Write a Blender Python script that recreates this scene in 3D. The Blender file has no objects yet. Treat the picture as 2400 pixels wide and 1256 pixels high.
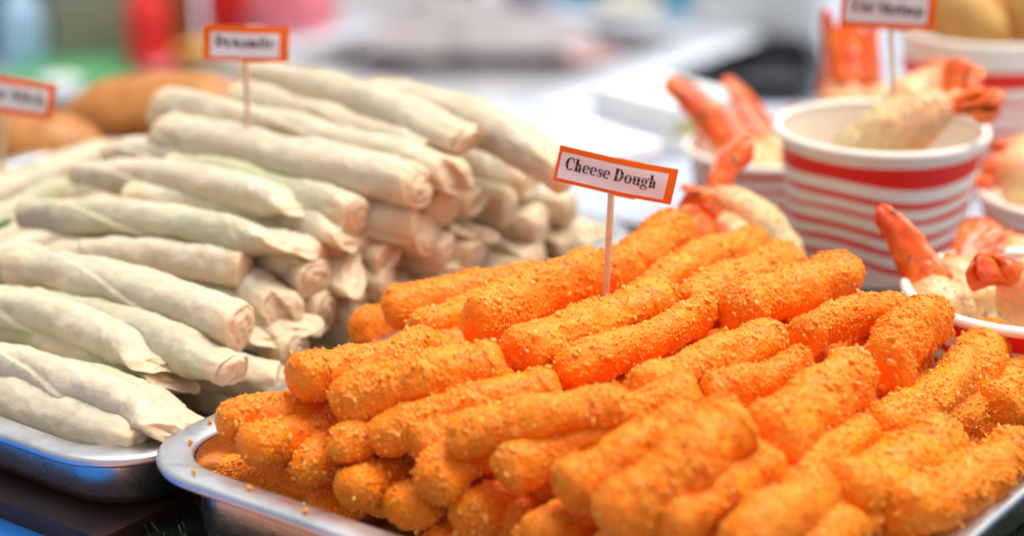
import bpy, bmesh, math, random
from mathutils import Vector, Matrix, noise, Quaternion
R = math.radians
scene = bpy.context.scene
COL = scene.collection

# ------------------------------------------------------------------ camera
CAM_H, PITCH, FPX = .27, R(19), 70 / 36 * 2400
cam_d = bpy.data.cameras.new('camera'); cam = bpy.data.objects.new('camera', cam_d); COL.objects.link(cam)
cam.location = (0, 0, CAM_H); cam.rotation_euler = (R(90) - PITCH, 0, 0)
cam_d.lens = 70; cam_d.sensor_width = 36; cam_d.clip_start = .02; cam_d.clip_end = 500
cam_d.dof.use_dof = True; cam_d.dof.focus_distance = .590; cam_d.dof.aperture_fstop = 5.6
scene.camera = cam

# ------------------------------------------------------------------ sky and sun (soft light under a hazy sky, from behind the stall)
SUN_EL, SUN_AZ = R(74), R(60)           # azimuth measured from +y towards +x
w = bpy.data.worlds.new('World'); scene.world = w; w.use_nodes = True
nt = w.node_tree; bg = nt.nodes['Background']
sky = nt.nodes.new('ShaderNodeTexSky'); sky.sky_type = 'NISHITA'; sky.sun_disc = False
sky.sun_elevation = SUN_EL; sky.sun_rotation = SUN_AZ
sky.air_density = 1.0; sky.dust_density = 6.0; sky.ozone_density = 1.0
hs = nt.nodes.new('ShaderNodeHueSaturation'); hs.inputs['Saturation'].default_value = .12     # hazy, near white sky
nt.links.new(sky.outputs[0], hs.inputs['Color']); nt.links.new(hs.outputs[0], bg.inputs[0]); bg.inputs[1].default_value = .12
sun_d = bpy.data.lights.new('sun', 'SUN'); sun = bpy.data.objects.new('sun', sun_d); COL.objects.link(sun)
sun_d.energy = 1.5; sun_d.angle = R(42); sun_d.color = (1, .94, .84)
sdir = Vector((math.sin(SUN_AZ) * math.cos(SUN_EL), math.cos(SUN_AZ) * math.cos(SUN_EL), math.sin(SUN_EL)))
sun.rotation_euler = sdir.to_track_quat('Z', 'Y').to_euler(); sun.location = sdir * 3
scene.view_settings.view_transform = 'Standard'; scene.view_settings.look = 'None'
scene.view_settings.gamma = 1; scene.view_settings.use_curve_mapping = False
scene.view_settings.exposure = .6
scene.cycles.max_bounces = 10; scene.cycles.diffuse_bounces = 6
try: scene.cycles.use_denoising = True
except Exception: pass

# ------------------------------------------------------------------ finding places on the table
D1 = Vector((math.cos(R(36)), -math.sin(R(36)), 0)); D2 = Vector((math.sin(R(36)), math.cos(R(36)), 0))
_f = Vector((0, math.cos(PITCH), -math.sin(PITCH))); _u = Vector((0, math.sin(PITCH), math.cos(PITCH)))
CAM = Vector((0, 0, CAM_H))
def ray(x, y): return _f + Vector((1, 0, 0)) * ((x - 1200) / FPX) + _u * ((628 - y) / FPX)
def at_z(x, y, z):
    d = ray(x, y); return CAM + d * ((z - CAM_H) / d.z)
def at_d(x, y, t): return CAM + ray(x, y) * t
def uv(p): return p.dot(D1), p.dot(D2)
def W(u, v, z=0): return D1 * u + D2 * v + Vector((0, 0, z))
def on_surface(x, y, h, off=0):
    z = .05
    for _ in range(30):
        p = at_z(x, y, z); z = .5 * z + .5 * (h(*uv(p)) - off)
    return at_z(x, y, z)
def on_u(x, y, u):
    lo, hi = -.02, .2
    for _ in range(40):
        m = (lo + hi) / 2
        if uv(at_z(x, y, m))[0] > u: lo, hi = lo, m
        else: lo, hi = m, hi
    return at_z(x, y, m)

# ------------------------------------------------------------------ materials
def mat(name, col, rough=.5, metal=0, sss=0, sss_r=(1, .4, .2), sss_s=.004, spec=.5, coat=0):
    m = bpy.data.materials.new(name); m.use_nodes = True
    b = m.node_tree.nodes['Principled BSDF']
    b.inputs['Base Color'].default_value = (*col, 1); b.inputs['Roughness'].default_value = rough
    b.inputs['Metallic'].default_value = metal; b.inputs['Specular IOR Level'].default_value = spec
    if sss:
        b.inputs['Subsurface Weight'].default_value = sss; b.inputs['Subsurface Radius'].default_value = sss_r
        b.inputs['Subsurface Scale'].default_value = sss_s
    if coat: b.inputs['Coat Weight'].default_value = coat
    return m
class NT:
    def __init__(s, m): s.t = m.node_tree; s.b = s.t.nodes['Principled BSDF']
    def n(s, typ, **kw):
        x = s.t.nodes.new(typ)
        for k, v in kw.items(): setattr(x, k, v)
        return x
    def l(s, a, b): s.t.links.new(a, b)
    def coord(s, kind='Object', scale=1, rnd=True):
        tc = s.n('ShaderNodeTexCoord'); o = tc.outputs[kind]
        if rnd:
            oi = s.n('ShaderNodeObjectInfo'); mu = s.n('ShaderNodeMath', operation='MULTIPLY'); mu.inputs[1].default_value = 37.0
            s.l(oi.outputs['Random'], mu.inputs[0]); ad = s.n('ShaderNodeVectorMath', operation='ADD')
            s.l(o, ad.inputs[0]); s.l(mu.outputs[0], ad.inputs[1]); o = ad.outputs[0]
        return o
    def noise(s, vec, scale, detail=3, rough=.5):
        x = s.n('ShaderNodeTexNoise'); x.inputs['Scale'].default_value = scale; x.inputs['Detail'].default_value = detail
        x.inputs['Roughness'].default_value = rough
        if vec is not None: s.l(vec, x.inputs['Vector'])
        return x.outputs['Fac']
    def ramp(s, fac, stops):
        x = s.n('ShaderNodeValToRGB'); e = x.color_ramp.elements
        while len(e) < len(stops): e.new(.5)
        for i, (p, c) in enumerate(stops):
            e[i].position = p; e[i].color = (*c, 1) if len(c) == 3 else c
        s.l(fac, x.inputs['Fac']); return x.outputs['Color']
    def mix(s, fac, a, b, mode='MIX'):
        x = s.n('ShaderNodeMix', data_type='RGBA', blend_type=mode)
        if hasattr(fac, 'is_output'): s.l(fac, x.inputs['Factor'])
        else: x.inputs['Factor'].default_value = fac
        for i, v in ((6, a), (7, b)):
            if hasattr(v, 'is_output'): s.l(v, x.inputs[i])
            else: x.inputs[i].default_value = (*v, 1)
        return x.outputs[2]
    def math(s, op, a, b=None, c=None, clamp=False):
        x = s.n('ShaderNodeMath', operation=op); x.use_clamp = clamp
        for i, v in enumerate((a, b, c)):
            if v is None: continue
            if hasattr(v, 'is_output'): s.l(v, x.inputs[i])
            else: x.inputs[i].default_value = v
        return x.outputs[0]
    def color(s, c): s.l(c, s.b.inputs['Base Color'])
    def bump(s, h, strength=.3, dist=.001):
        x = s.n('ShaderNodeBump'); x.inputs['Strength'].default_value = strength; x.inputs['Distance'].default_value = dist
        s.l(h, x.inputs['Height']); s.l(x.outputs[0], s.b.inputs['Normal'])

def m_crumb():
    m = mat('orange_crumb', (.85, .24, .02), .45, sss=.34, sss_r=(1, .42, .06), sss_s=.0022, spec=.28); t = NT(m); c = t.coord()
    a = t.noise(c, 130, 3); b = t.noise(c, 480, 3); d = t.noise(c, 1400, 2)
    k = t.ramp(a, [(.3, (.92, .17, .002)), (.5, (.94, .225, .003)), (.72, (.96, .30, .006))])
    k = t.mix(t.ramp(b, [(.5, (0, 0, 0)), (.75, (1, 1, 1))]), k, (.96, .39, .025))
    oi = t.n('ShaderNodeObjectInfo')
    k = t.mix(t.math('MULTIPLY', oi.outputs['Random'], .5), k, (.91, .20, .003))
    t.color(k); t.bump(t.math('ADD', d, t.math('MULTIPLY', b, 1.5)), .35, .0005)
    return m
M = {}
M['crumb'] = m_crumb()
m = mat('pale_crumb', (.95, .50, .14), .35, spec=.5); t = NT(m); c = t.coord()
t.color(t.ramp(t.noise(c, 500, 1), [(.3, (.97, .32, .012)), (.55, (.99, .40, .035)), (.80, (1.0, .66, .26))]))
tr = t.n('ShaderNodeBsdfTranslucent'); mx = t.n('ShaderNodeMixShader'); mx.inputs[0].default_value = .18; tr.inputs[0].default_value = (1.0, .64, .14, 1)
t.l(t.b.outputs[0], mx.inputs[1]); t.l(tr.outputs[0], mx.inputs[2]); t.l(mx.outputs[0], t.t.nodes['Material Output'].inputs[0]); M['flake'] = m
def m_wrap():
    m = mat('raw_wrapper', (.78, .68, .5), .5, sss=.6, sss_r=(1, .8, .6), sss_s=.0035, spec=.3); t = NT(m); c = t.coord()
    oi = t.n('ShaderNodeObjectInfo')
    a = t.noise(c, 26, 3); b = t.noise(c, 160, 4); sepx = t.n('ShaderNodeSeparateXYZ'); tc = t.n('ShaderNodeTexCoord')
    t.l(tc.outputs['Object'], sepx.inputs[0])
    base = t.ramp(b, [(.3, (.56, .465, .325)), (.55, (.61, .525, .39)), (.75, (.665, .60, .465))])
    mid = t.math('SUBTRACT', 1, t.math('MULTIPLY', t.math('ABSOLUTE', sepx.outputs[0]), 17), clamp=True)
    g = t.math('MULTIPLY', t.math('MULTIPLY', t.ramp(a, [(.36, (0, 0, 0)), (.6, (1, 1, 1))]), mid), t.math('MULTIPLY_ADD', oi.outputs['Random'], 1.1, -.25, clamp=True))
    k = t.mix(g, base, (.37, .43, .23))
    k = t.mix(t.math('MULTIPLY', t.math('MULTIPLY_ADD', t.math('ABSOLUTE', sepx.outputs[0]), 110, -4.6, clamp=True), .8), k, (.74, .55, .35))  # peach ends: doubled dough, plus warm bounce from the sticks painted in
    pk = t.math('MULTIPLY', t.ramp(t.noise(c, 38, 2), [(.58, (0, 0, 0)), (.8, (1, 1, 1))]), .25)
    k = t.mix(pk, k, (.72, .50, .36)); t.color(k)
    mp = t.n('ShaderNodeMapping'); mp.inputs['Scale'].default_value = (1, 2.5, 2.5); t.l(c, mp.inputs['Vector'])
    t.bump(t.math('ADD', t.noise(mp.outputs[0], 120, 4), t.math('MULTIPLY', t.noise(c, 900, 2), .25)), .45, .0012)
    return m
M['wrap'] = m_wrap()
def m_steel(name, rough, spread, col=(.74, .74, .75)):
    m = mat(name, col, rough, 1); t = NT(m); c = t.coord(rnd=False)
    mp = t.n('ShaderNodeMapping'); mp.inputs['Scale'].default_value = (60, 400, 400); t.l(c, mp.inputs['Vector'])
    a = t.noise(mp.outputs[0], 1.0, 4); b = t.noise(c, 55, 5, .65)
    v = t.math('ADD', t.math('MULTIPLY', a, spread * .5), t.math('MULTIPLY', b, spread))
    t.l(t.math('ADD', v, rough - spread * .75), t.b.inputs['Roughness'])
    t.color(t.ramp(b, [(.3, tuple(x * .80 for x in col)), (.6, col)])); t.bump(t.math('ADD', a, b), .12, .0005); return m
M['rim_steel'] = m_steel('satin_steel', .38, .34, (.70, .71, .73)); M['wall_steel'] = m_steel('polished_steel', .27, .16, (.70, .69, .68))
def m_noise(name, c1, c2, scale, rough=.6, bump=.1, dist=.001, **kw):
    m = mat(name, c1, rough, **kw); t = NT(m); c = t.coord(rnd=False)
    f = t.noise(c, scale, 5, .6); t.color(t.ramp(f, [(.35, c1), (.65, c2)])); t.bump(f, bump, dist); return m
M['wood_pick'] = m_noise('pale_wood', (.72, .50, .30), (.80, .60, .40), 400, .6)
M['card_orange'] = m_noise('orange_card', (.90, .135, .004), (.94, .165, .008), 600, .7, .05, spec=.2)
M['card_white'] = m_noise('white_paper_label', (.80, .73, .74), (.83, .76, .78), 300, .6, .04)
M['ink'] = mat('black_ink', (.012, .010, .010), .6)
M['paper_in'] = m_noise('white_cup_paper', (.88, .80, .70), (.91, .84, .75), 90, .5, .05)
def m_cup(phase):
    m = mat('striped_cup_paper', (.85, .8, .74), .5, spec=.25); t = NT(m); tc = t.n('ShaderNodeTexCoord'); sp = t.n('ShaderNodeSeparateXYZ')
    t.l(tc.outputs['Object'], sp.inputs[0]); x, y, z = sp.outputs
    th = t.math('ARCTAN2', y, x)
    wv = t.math('ADD', t.math('MULTIPLY', t.math('SINE', t.math('MULTIPLY_ADD', th, 2.5, phase)), .0019),
                t.math('MULTIPLY', t.math('SINE', t.math('MULTIPLY_ADD', th, 4.5, phase * 2.3)), .0007))
    amp = t.math('MULTIPLY_ADD', z, -22, 1.5)
    zz = t.math('ADD', z, t.math('MULTIPLY', wv, amp))
    fr = t.math('FRACT', t.math('DIVIDE', zz, .0064))
    wd = t.math('ADD', t.math('MULTIPLY_ADD', z, -3.4, .46), t.math('MULTIPLY', t.math('SINE', t.math('ADD', t.math('MULTIPLY', th, 1.7), t.math('MULTIPLY', z, 420))), .10))
    line = t.math('LESS_THAN', t.math('ABSOLUTE', t.math('SUBTRACT', fr, .5)), t.math('MULTIPLY', wd, .5))
    low = t.math('LESS_THAN', zz, .0390); bot = t.math('GREATER_THAN', zz, .0045)
    line = t.math('MULTIPLY', t.math('MULTIPLY', line, low), bot)
    band = t.math('MULTIPLY', t.math('GREATER_THAN', zz, .0414), t.math('LESS_THAN', z, .0488))
    f = t.math('MAXIMUM', line, band)
    nz = t.noise(tc.outputs['Object'], 90, 3)
    t.color(t.mix(f, t.ramp(nz, [(.3, (.89, .80, .67)), (.7, (.92, .84, .73))]), (.84, .022, .010))); t.bump(nz, .08, .0006)
    return m
def m_batter():
    m = mat('pale_batter', (.85, .6, .3), .4, sss=.6, sss_r=(1, .6, .3), sss_s=.005); t = NT(m); c = t.coord()
    sp = t.n('ShaderNodeSeparateXYZ'); 
    a = t.noise(c, 55, 3); b = t.noise(c, 420, 3)
    k = t.ramp(b, [(.3, (.76, .49, .20)), (.55, (.85, .64, .34)), (.75, (.90, .75, .48))])
    at = t.n('ShaderNodeAttribute'); at.attribute_name = 'along'
    pink = t.math('MULTIPLY_ADD', at.outputs['Fac'], 1.9, -.75)
    pink = t.math('ADD', pink, t.math('MULTIPLY_ADD', a, 1.6, -.8), clamp=True)
    t.color(t.mix(pink, k, (.88, .32, .13))); t.bump(b, .6, .001); return m
M['batter'] = m_batter()
def m_tail():
    m = mat('red_shrimp_shell', (.8, .12, .02), .27, sss=.15, sss_r=(1, .3, .1), sss_s=.002, spec=.5); t = NT(m); c = t.coord()
    a = t.noise(c, 120, 4, .6); b = t.noise(c, 240, 4)
    k = t.ramp(a, [(.3, (.66, .045, .006)), (.52, (.82, .125, .009)), (.7, (.90, .25, .03))])
    k = t.mix(t.ramp(b, [(.57, (0, 0, 0)), (.70, (1, 1, 1))]), k, (.20, .05, .015)); t.color(k); t.bump(b, .4, .0008); return m
M['tail'] = m_tail()
M['tan'] = m_noise('golden_fried_crust', (.40, .14, .02), (.52, .21, .04), 70, .5, .3, .0008, sss=.15, sss_s=.003)
M['tan_light'] = m_noise('pale_fried_crust', (.58, .30, .07), (.68, .40, .12), 80, .5, .3, .0008, sss=.15, sss_s=.003)

# ------------------------------------------------------------------ object helpers
def link(name, me, m=None, parent=None, mats=None):
    o = bpy.data.objects.new(name, me); COL.objects.link(o)
    for x in (mats or ([m] if m else [])): me.materials.append(x)
    if parent: o.parent = parent
    return o
def mesh(name, verts, faces, smooth=True):
    me = bpy.data.meshes.new(name); me.from_pydata([tuple(v) for v in verts], [], faces)
    if smooth: me.polygons.foreach_set('use_smooth', [True] * len(me.polygons))
    me.update(); return me
def tag(o, label, cat, group=None, kind=None):
    if label: o['label'] = label
    if cat: o['category'] = cat
    if group: o['group'] = group
    if kind: o['kind'] = kind
    return o
def empty(name, loc, label, cat, group=None):
    o = bpy.data.objects.new(name, None); COL.objects.link(o); o.location = loc; o.empty_display_size = .01
    return tag(o, label, cat, group)
def rings(rs, closed_start=True, closed_end=True):
    """Faces and vertices of a loft through equal rings."""
    v, f, n = [], [], len(rs[0])
    for r in rs: v += r
    for i in range(len(rs) - 1):
        for j in range(n):
            a, b = i * n + j, i * n + (j + 1) % n
            f.append((a, b, b + n, a + n))
    if closed_start: f.append(tuple(range(n))[::-1])
    if closed_end: f.append(tuple(range((len(rs) - 1) * n, len(rs) * n)))
    return v, f
def lathe(prof, n=64):
    return rings([[Vector((r * math.cos(2 * math.pi * k / n), r * math.sin(2 * math.pi * k / n), z)) for k in range(n)] for r, z in prof], False, False)
def box_verts(cx, cy, cz, sx, sy, sz, bev=.0):
    bm = bmesh.new(); bmesh.ops.create_cube(bm, size=1)
    for v in bm.verts: v.co = Vector((cx + v.co.x * sx, cy + v.co.y * sy, cz + v.co.z * sz))
    if bev: bmesh.ops.bevel(bm, geom=bm.edges[:], offset=bev, segments=3, affect='EDGES', profile=.5)
    return bm
def box(name, c, s, m, bev=.002, parent=None, rz=0):
    bm = box_verts(0, 0, 0, *s, bev); me = bpy.data.meshes.new(name); bm.to_mesh(me); bm.free()
    me.polygons.foreach_set('use_smooth', [False] * len(me.polygons))
    o = link(name, me, m, parent); o.location = c; o.rotation_euler.z = rz; return o
def NZ(p, s, seed=0): return noise.noise(Vector((p.x * s + seed * 7.3, p.y * s - seed * 3.1, p.z * s + seed)))
def catmull(ps, n):
    out = []; P = [ps[0] * 2 - ps[1]] + list(ps) + [ps[-1] * 2 - ps[-2]]; k = len(ps) - 1
    for i in range(n + 1):
        s = i / n * k; j = min(int(s), k - 1); t = s - j; a, b, c, d = P[j:j + 4]
        out.append(.5 * ((2 * b) + (c - a) * t + (2 * a - 5 * b + 4 * c - d) * t * t + (3 * b - a - 3 * c + d) * t ** 3))
    return out
def sweep(path, radii, n=32, flat=1., up=Vector((0, 0, 1)), disp=None, pw=2.):
    rs, L = [], len(path)
    for i, p in enumerate(path):
        tg = (path[min(i + 1, L - 1)] - path[max(i - 1, 0)]).normalized()
        sx = tg.cross(up)
        if sx.length < 1e-4: sx = tg.cross(Vector((1, 0, 0)))
        sx.normalize(); sy = sx.cross(tg).normalized(); r = radii[i]; ring = []
        for j in range(n):
            a = 2 * math.pi * j / n; ca, sa = math.cos(a), math.sin(a)
            d = sx * ca + sy * (sa * flat); q = p + d * r
            if disp: q = q + d.normalized() * disp(q, i / (L - 1), a)
            ring.append(q)
        rs.append(ring)
    return rings(rs)
def capsule_radii(n, r0, taper=lambda t: 1., cap=.12, e=.5):
    out = []
    for i in range(n + 1):
        t = i / n; k = 1.
        if t < cap: k = max(1 - ((cap - t) / cap) ** 2, 0) ** e
        if t > 1 - cap: k = max(1 - ((t - 1 + cap) / cap) ** 2, 0) ** e
        out.append(max(r0 * taper(t) * k, r0 * .02))
    return out
def lay(o, A, B, L0, spin, sc=1.):
    d = B - A; x = d.normalized(); y = Vector((0, 0, 1)).cross(x).normalized(); z = x.cross(y)
    rot = Matrix((x, y, z)).transposed().to_4x4() @ Matrix.Rotation(spin, 4, 'X')
    o.matrix_world = Matrix.Translation((A + B) / 2) @ rot @ Matrix.Diagonal((d.length / L0, sc, sc, 1))

# ================================================================== the table and what covers it
def sheet(name, pts, z, thick, m, parent=None):
    n = len(pts); v = [(*p, z) for p in pts] + [(*p, z - thick) for p in pts]
    f = [tuple(range(n)), tuple(range(2 * n - 1, n - 1, -1))] + [(i, i + n, (i + 1) % n + n, (i + 1) % n) for i in range(n)]
    return link(name, mesh(name, v, f, False), m, parent)
g = link('ground', mesh('ground', [(-300, -300, -.78), (300, -300, -.78), (300, 300, -.78), (-300, 300, -.78)], [(0, 1, 2, 3)], False),
         m_noise('paving', (.20, .19, .18), (.28, .27, .25), 3, .9)); g['kind'] = 'structure'
tb = empty('market_table', (0, .5, -.78), 'front market table under a pale and blue cloth, carrying all the food', 'table')
def in_table(o): o.location = o.location - tb.location if o.location.length else -tb.location; return o
cl = m_noise('pale_tablecloth', (.40, .46, .56), (.47, .53, .62), 9, .7, .15, .003)
bl = m_noise('blue_tablecloth', (.008, .13, .50), (.012, .17, .58), 25, .6, .2, .003)
o = sheet('table_top', [(-1.2, .05), (1.2, .05), (1.2, 1.06), (-1.2, 1.06)], -.004, .03, m_noise('plywood', (.35, .22, .12), (.42, .28, .16), 20)); o.parent = tb; in_table(o)
P = [W(-1.2, .645), W(.9, .645)]
o = sheet('white_cloth', [(-1.2, .70), (1.2, .62), (1.2, 1.06), (-1.2, 1.06)], .0, .002, cl); o.parent = tb; in_table(o)
o = sheet('blue_cloth', [(-1.2, .05), (1.2, .05), (1.2, .618), (-1.2, .698)], .0, .002, bl); o.parent = tb; in_table(o)
for sx in (-1.1, 1.1):
    for y in (.12, .98):
        o = box('leg', (sx, y, -.407), (.05, .05, .744), M['wood_pick'], .003, tb); in_table(o)
# dark board under the roll tray, dark green grass mat under the orange tray
bd = sheet('wooden_board', [tuple(W(u, v)[:2]) for u, v in ((-.95, .353), (-.405, .353), (-.405, .70), (-.95, .70))], .0062, .006,
           m_noise('dark_brown_wood', (.035, .014, .008), (.07, .03, .018), 60, .4))
tag(bd, 'dark brown wooden board that the tray of pale rolls stands on', 'board')
gm_base = m_noise('dark_mat', (.008, .014, .008), (.014, .024, .012), 120, .8)
mt = sheet('grass_mat', [tuple(W(u, v)[:2]) for u, v in ((-.402, .349), (.12, .349), (.12, .63), (-.402, .63))], .0022, .002, gm_base)
tag(mt, 'dark green artificial grass mat beneath the tray of orange sticks', 'mat')
tc_ = sheet('added_terracotta_cloth', [tuple(W(u, v)[:2]) for u, v in ((-.400, .20), (.10, .20), (.10, .3475), (-.400, .3475))], .0012, .001, m_noise('terracotta_linen', (.50, .22, .13), (.58, .28, .18), 60, .8))  # unseen cloth, added to give the steel wall a warm reflection
tag(tc_, 'unseen terracotta cloth added to reflect in the wall of the orange sticks tray', 'added cloth')
oc_ = sheet('added_orange_cloth', [tuple(W(u, v)[:2]) for u, v in ((-.60, .325), (-.505, .325), (-.505, .338), (-.60, .338))] , .0014, .001, m_noise('orange_linen', (.75, .18, .03), (.80, .22, .05), 60, .8))  # out-of-view strip added so the rolls tray wall mirrors orange
tag(oc_, 'unseen orange cloth strip added to reflect in the wall of the rolls tray', 'napkin')
rnd = random.Random(4); bv, bf = [], []
for _ in range(7000):
    u = rnd.uniform(-.401, .03); v = rnd.uniform(.350, .60)
    if -.375 < u < -.20 and .385 < v < .53: continue
    p = W(u, v, .002); h = rnd.uniform(.003, .0055); a = rnd.uniform(0, 6.28); wd = .0006
    lean = Vector((rnd.uniform(-1, 1), rnd.uniform(-1, 1), 0)) * .003; s = Vector((math.cos(a), math.sin(a), 0)) * wd; k = len(bv)
    bv += [p - s, p + s, p + s * .5 + lean + Vector((0, 0, h)), p - s * .5 + lean + Vector((0, 0, h))]; bf.append((k, k + 1, k + 2, k + 3))
bl_ = link('mat_blade', mesh('mat_blade', bv, bf, False), m_noise('plastic_grass', (.012, .045, .014), (.025, .08, .025), 200, .35), mt); bl_['kind'] = 'stuff'

# ================================================================== steel trays
def rrect(u0, u1, v0, v1, r, z, n=12):
    out = []
    for cu, cv, a0 in ((u1 - r, v1 - r, 0), (u0 + r, v1 - r, 90), (u0 + r, v0 + r, 180), (u1 - r, v0 + r, 270)):
        for k in range(n + 1):
            a = R(a0 + 90 * k / n); out.append(W(cu + r * math.cos(a), cv + r * math.sin(a), z))
    return out
def dense(ring, m=6):
    out = []
    for i, p in enumerate(ring):
        q = ring[(i + 1) % len(ring)]; k = m * 4 if (q - p).length > .02 else 1
        out += [p.lerp(q, j / k) for j in range(k)]
    return out
def tray(name, label, u0, u1, v0, v1, r, zb, zr, rw=.0094):
    t_ = empty(name, W((u0 + u1) / 2, (v0 + v1) / 2, zb), label, 'tray')
    def rg(i, z): return dense(rrect(u0 + i, u1 - i, v0 + i, v1 - i, max(r - i * .75, .006), z))
    def part(nm, prof, m, cs=False, ce=False):
        v, f = rings([rg(i, z) for i, z in prof], cs, ce)
        v = [p + Vector((0, 0, .0005 * NZ(p, 22))) for p in v]
        o = link(nm, mesh(nm, v, f), m, t_); o.location = -t_.location; return o
    part('rim', [(rw + .0004, zr - .0016), (.0016, zr - .0018), (.0012, zr - .0030), (.0004, zr - .0031), (0, zr - .0024), (0, zr - .0010), (.0005, zr - .0003), (.0014, zr),
                 (rw * .5, zr + .0001), (rw - .0008, zr - .0001), (rw, zr - .0006), (rw + .0004, zr - .0015)], M['rim_steel'])
    part('basin', [(rw + .0008, zr - .0019), (rw + .0009, zr - .006), (rw + .0020, zb + .005), (rw + .0034, zb + .0015), (rw + .008, zb),
                   (rw + .0084, zb + .0012), (rw + .0042, zb + .0025), (rw + .0028, zb + .0055), (rw + .0016, zr - .006), (rw + .0005, zr - .0017)], M['wall_steel'])
    part('tray_floor', [(rw + .0082, zb + .0002), (rw + .0083, zb + .0010)], M['wall_steel'], True, True)
    return t_
T0, T1, TV0, TV1 = -.398, -.1785, .3557, .556
tray('steel_tray', 'shallow steel tray heaped with orange breaded sticks', T0, T1, TV0, TV1, .026, .0045, .0335)
tray('steel_tray', 'shallow steel tray stacked with pale raw wrapped rolls', -.534, -.3935, .3525, .640, .03, .0066, .0295)
tray('steel_tray', 'steel tray holding thin pale rolls beside the sign reading Stick', -.680, -.537, .415, .610, .03, .0066, .0295)

# ================================================================== orange breaded sticks
SL, SR = .068, .0070
_b = bmesh.new(); bmesh.ops.create_icosphere(_b, subdivisions=1, radius=1); _b.verts.ensure_lookup_table()
CHIP = [v.co.copy() for v in _b.verts]; CHIPF = [tuple(v.index for v in f.verts) for f in _b.faces]; _b.free()
def sm(x): x = min(max(x, 0), 1); return x * x * (3 - 2 * x)
def stick_mesh(seed):
    rd = random.Random(seed); nu, nv = 250, 132
    bx, by = rd.uniform(-.0028, .0028), rd.uniform(-.002, .002); ph = rd.uniform(0, 6)
    tp = rd.uniform(-.16, .16); ov = rd.uniform(.90, 1.10)
    rs = []; sd = seed * 11.7
    capl = rd.uniform(.0055, .0085)
    for i in range(nu + 1):
        # denser rows near the ends
        t_ = i / nu; t_ = t_ + .035 * math.sin(2 * math.pi * t_) * -1
        x = (t_ - .5) * SL; e = min(x + SL / 2, SL / 2 - x); k = 1.
        if e < capl: k = max(1 - ((capl - e) / capl) ** 2.4, 0) ** .5
        cy = bx * math.sin(math.pi * t_ + ph * .1) + .0007 * math.sin(t_ * 7 + ph); cz = by * math.sin(math.pi * t_)
        rr = SR * k * (1 + tp * (t_ - .5) + .05 * math.sin(t_ * 5 + ph)); ring = []
        for j in range(nv):
            a = 2 * math.pi * j / nv; d = Vector((0, math.cos(a) * ov, math.sin(a) / ov)); p = Vector((x, cy, cz)) + d * rr
            if k < .999:
                ex = (1 if x > 0 else -1); nrm = (d * k + Vector((ex, 0, 0)) * (1 - k)).normalized()
            else: nrm = d
            h = .0016 * NZ(p, 75, sd) + .0008 * NZ(p, 200, sd + 3)
            cm = sm(.5 + .95 * NZ(p, 85, sd + 9))                        # where the coat is coarse
            sh = Vector((sd, -sd, sd * .5)); ds, pt = noise.voronoi(p * 820 + sh); rv = .5 + .5 * noise.noise(pt[0] * 3.3)
            grain = max(0, 1 - (ds[0] / .62) ** 2) * rv
            c2 = NZ(p, 1700, sd + 6)
            h += (.00080 * grain - .00018) * (.45 + .8 * cm) + .00012 * c2 * (.4 + cm)
            ring.append(p + nrm * h)
        rs.append(ring)
    v, f = rings(rs); nb = len(f); mi = [0] * nb
    # loose crumbs pressed into the coat
    tot = 0
    while tot < 1200:
        i = rd.randrange(2, nu - 2); j = rd.randrange(nv); p = rs[i][j]
        cm = sm(.5 + .95 * NZ(p, 85, sd + 9))
        if cm < rd.uniform(-.55, 1.0): continue
        n_ = (p - Vector((p.x * .94, 0, 0))).normalized(); s = rd.uniform(.00018, .00048) * (rd.uniform(1.5, 2.6) if rd.random() < .10 else 1)
        q = Quaternion((rd.uniform(-1, 1), rd.uniform(-1, 1), rd.uniform(-1, 1), rd.uniform(-1, 1))).normalized()
        b0 = len(v)
        for a in CHIP: v.append(p + n_ * s * .15 + q @ Vector((a.x * s * 1.6 * rd.uniform(.7, 1.25), a.y * s * rd.uniform(.7, 1.25), a.z * s * .65 * rd.uniform(.7, 1.25))))
        for fa in CHIPF: f.append(tuple(b0 + x for x in fa)); mi.append(1)
        tot += 1
    me = mesh('breaded_stick', v, f); me.polygons.foreach_set('material_index', mi)
    me.materials.append(M['crumb']); me.materials.append(M['flake']); return me
STICKS = [stick_mesh(s) for s in range(1, 10)]
def sm(x): x = min(max(x, 0), 1); return x * x * (3 - 2 * x)
def mound(u, v):                                    # height of the axis of the top layer of sticks
    cl_ = lambda x: min(max(x, 0), 1)
    return min(.0595, .034 + .026 * cl_((u + .386) / .030), .031 + .029 * cl_((-.192 - u) / .042), .030 + .030 * cl_((v - .368) / .030))
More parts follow.
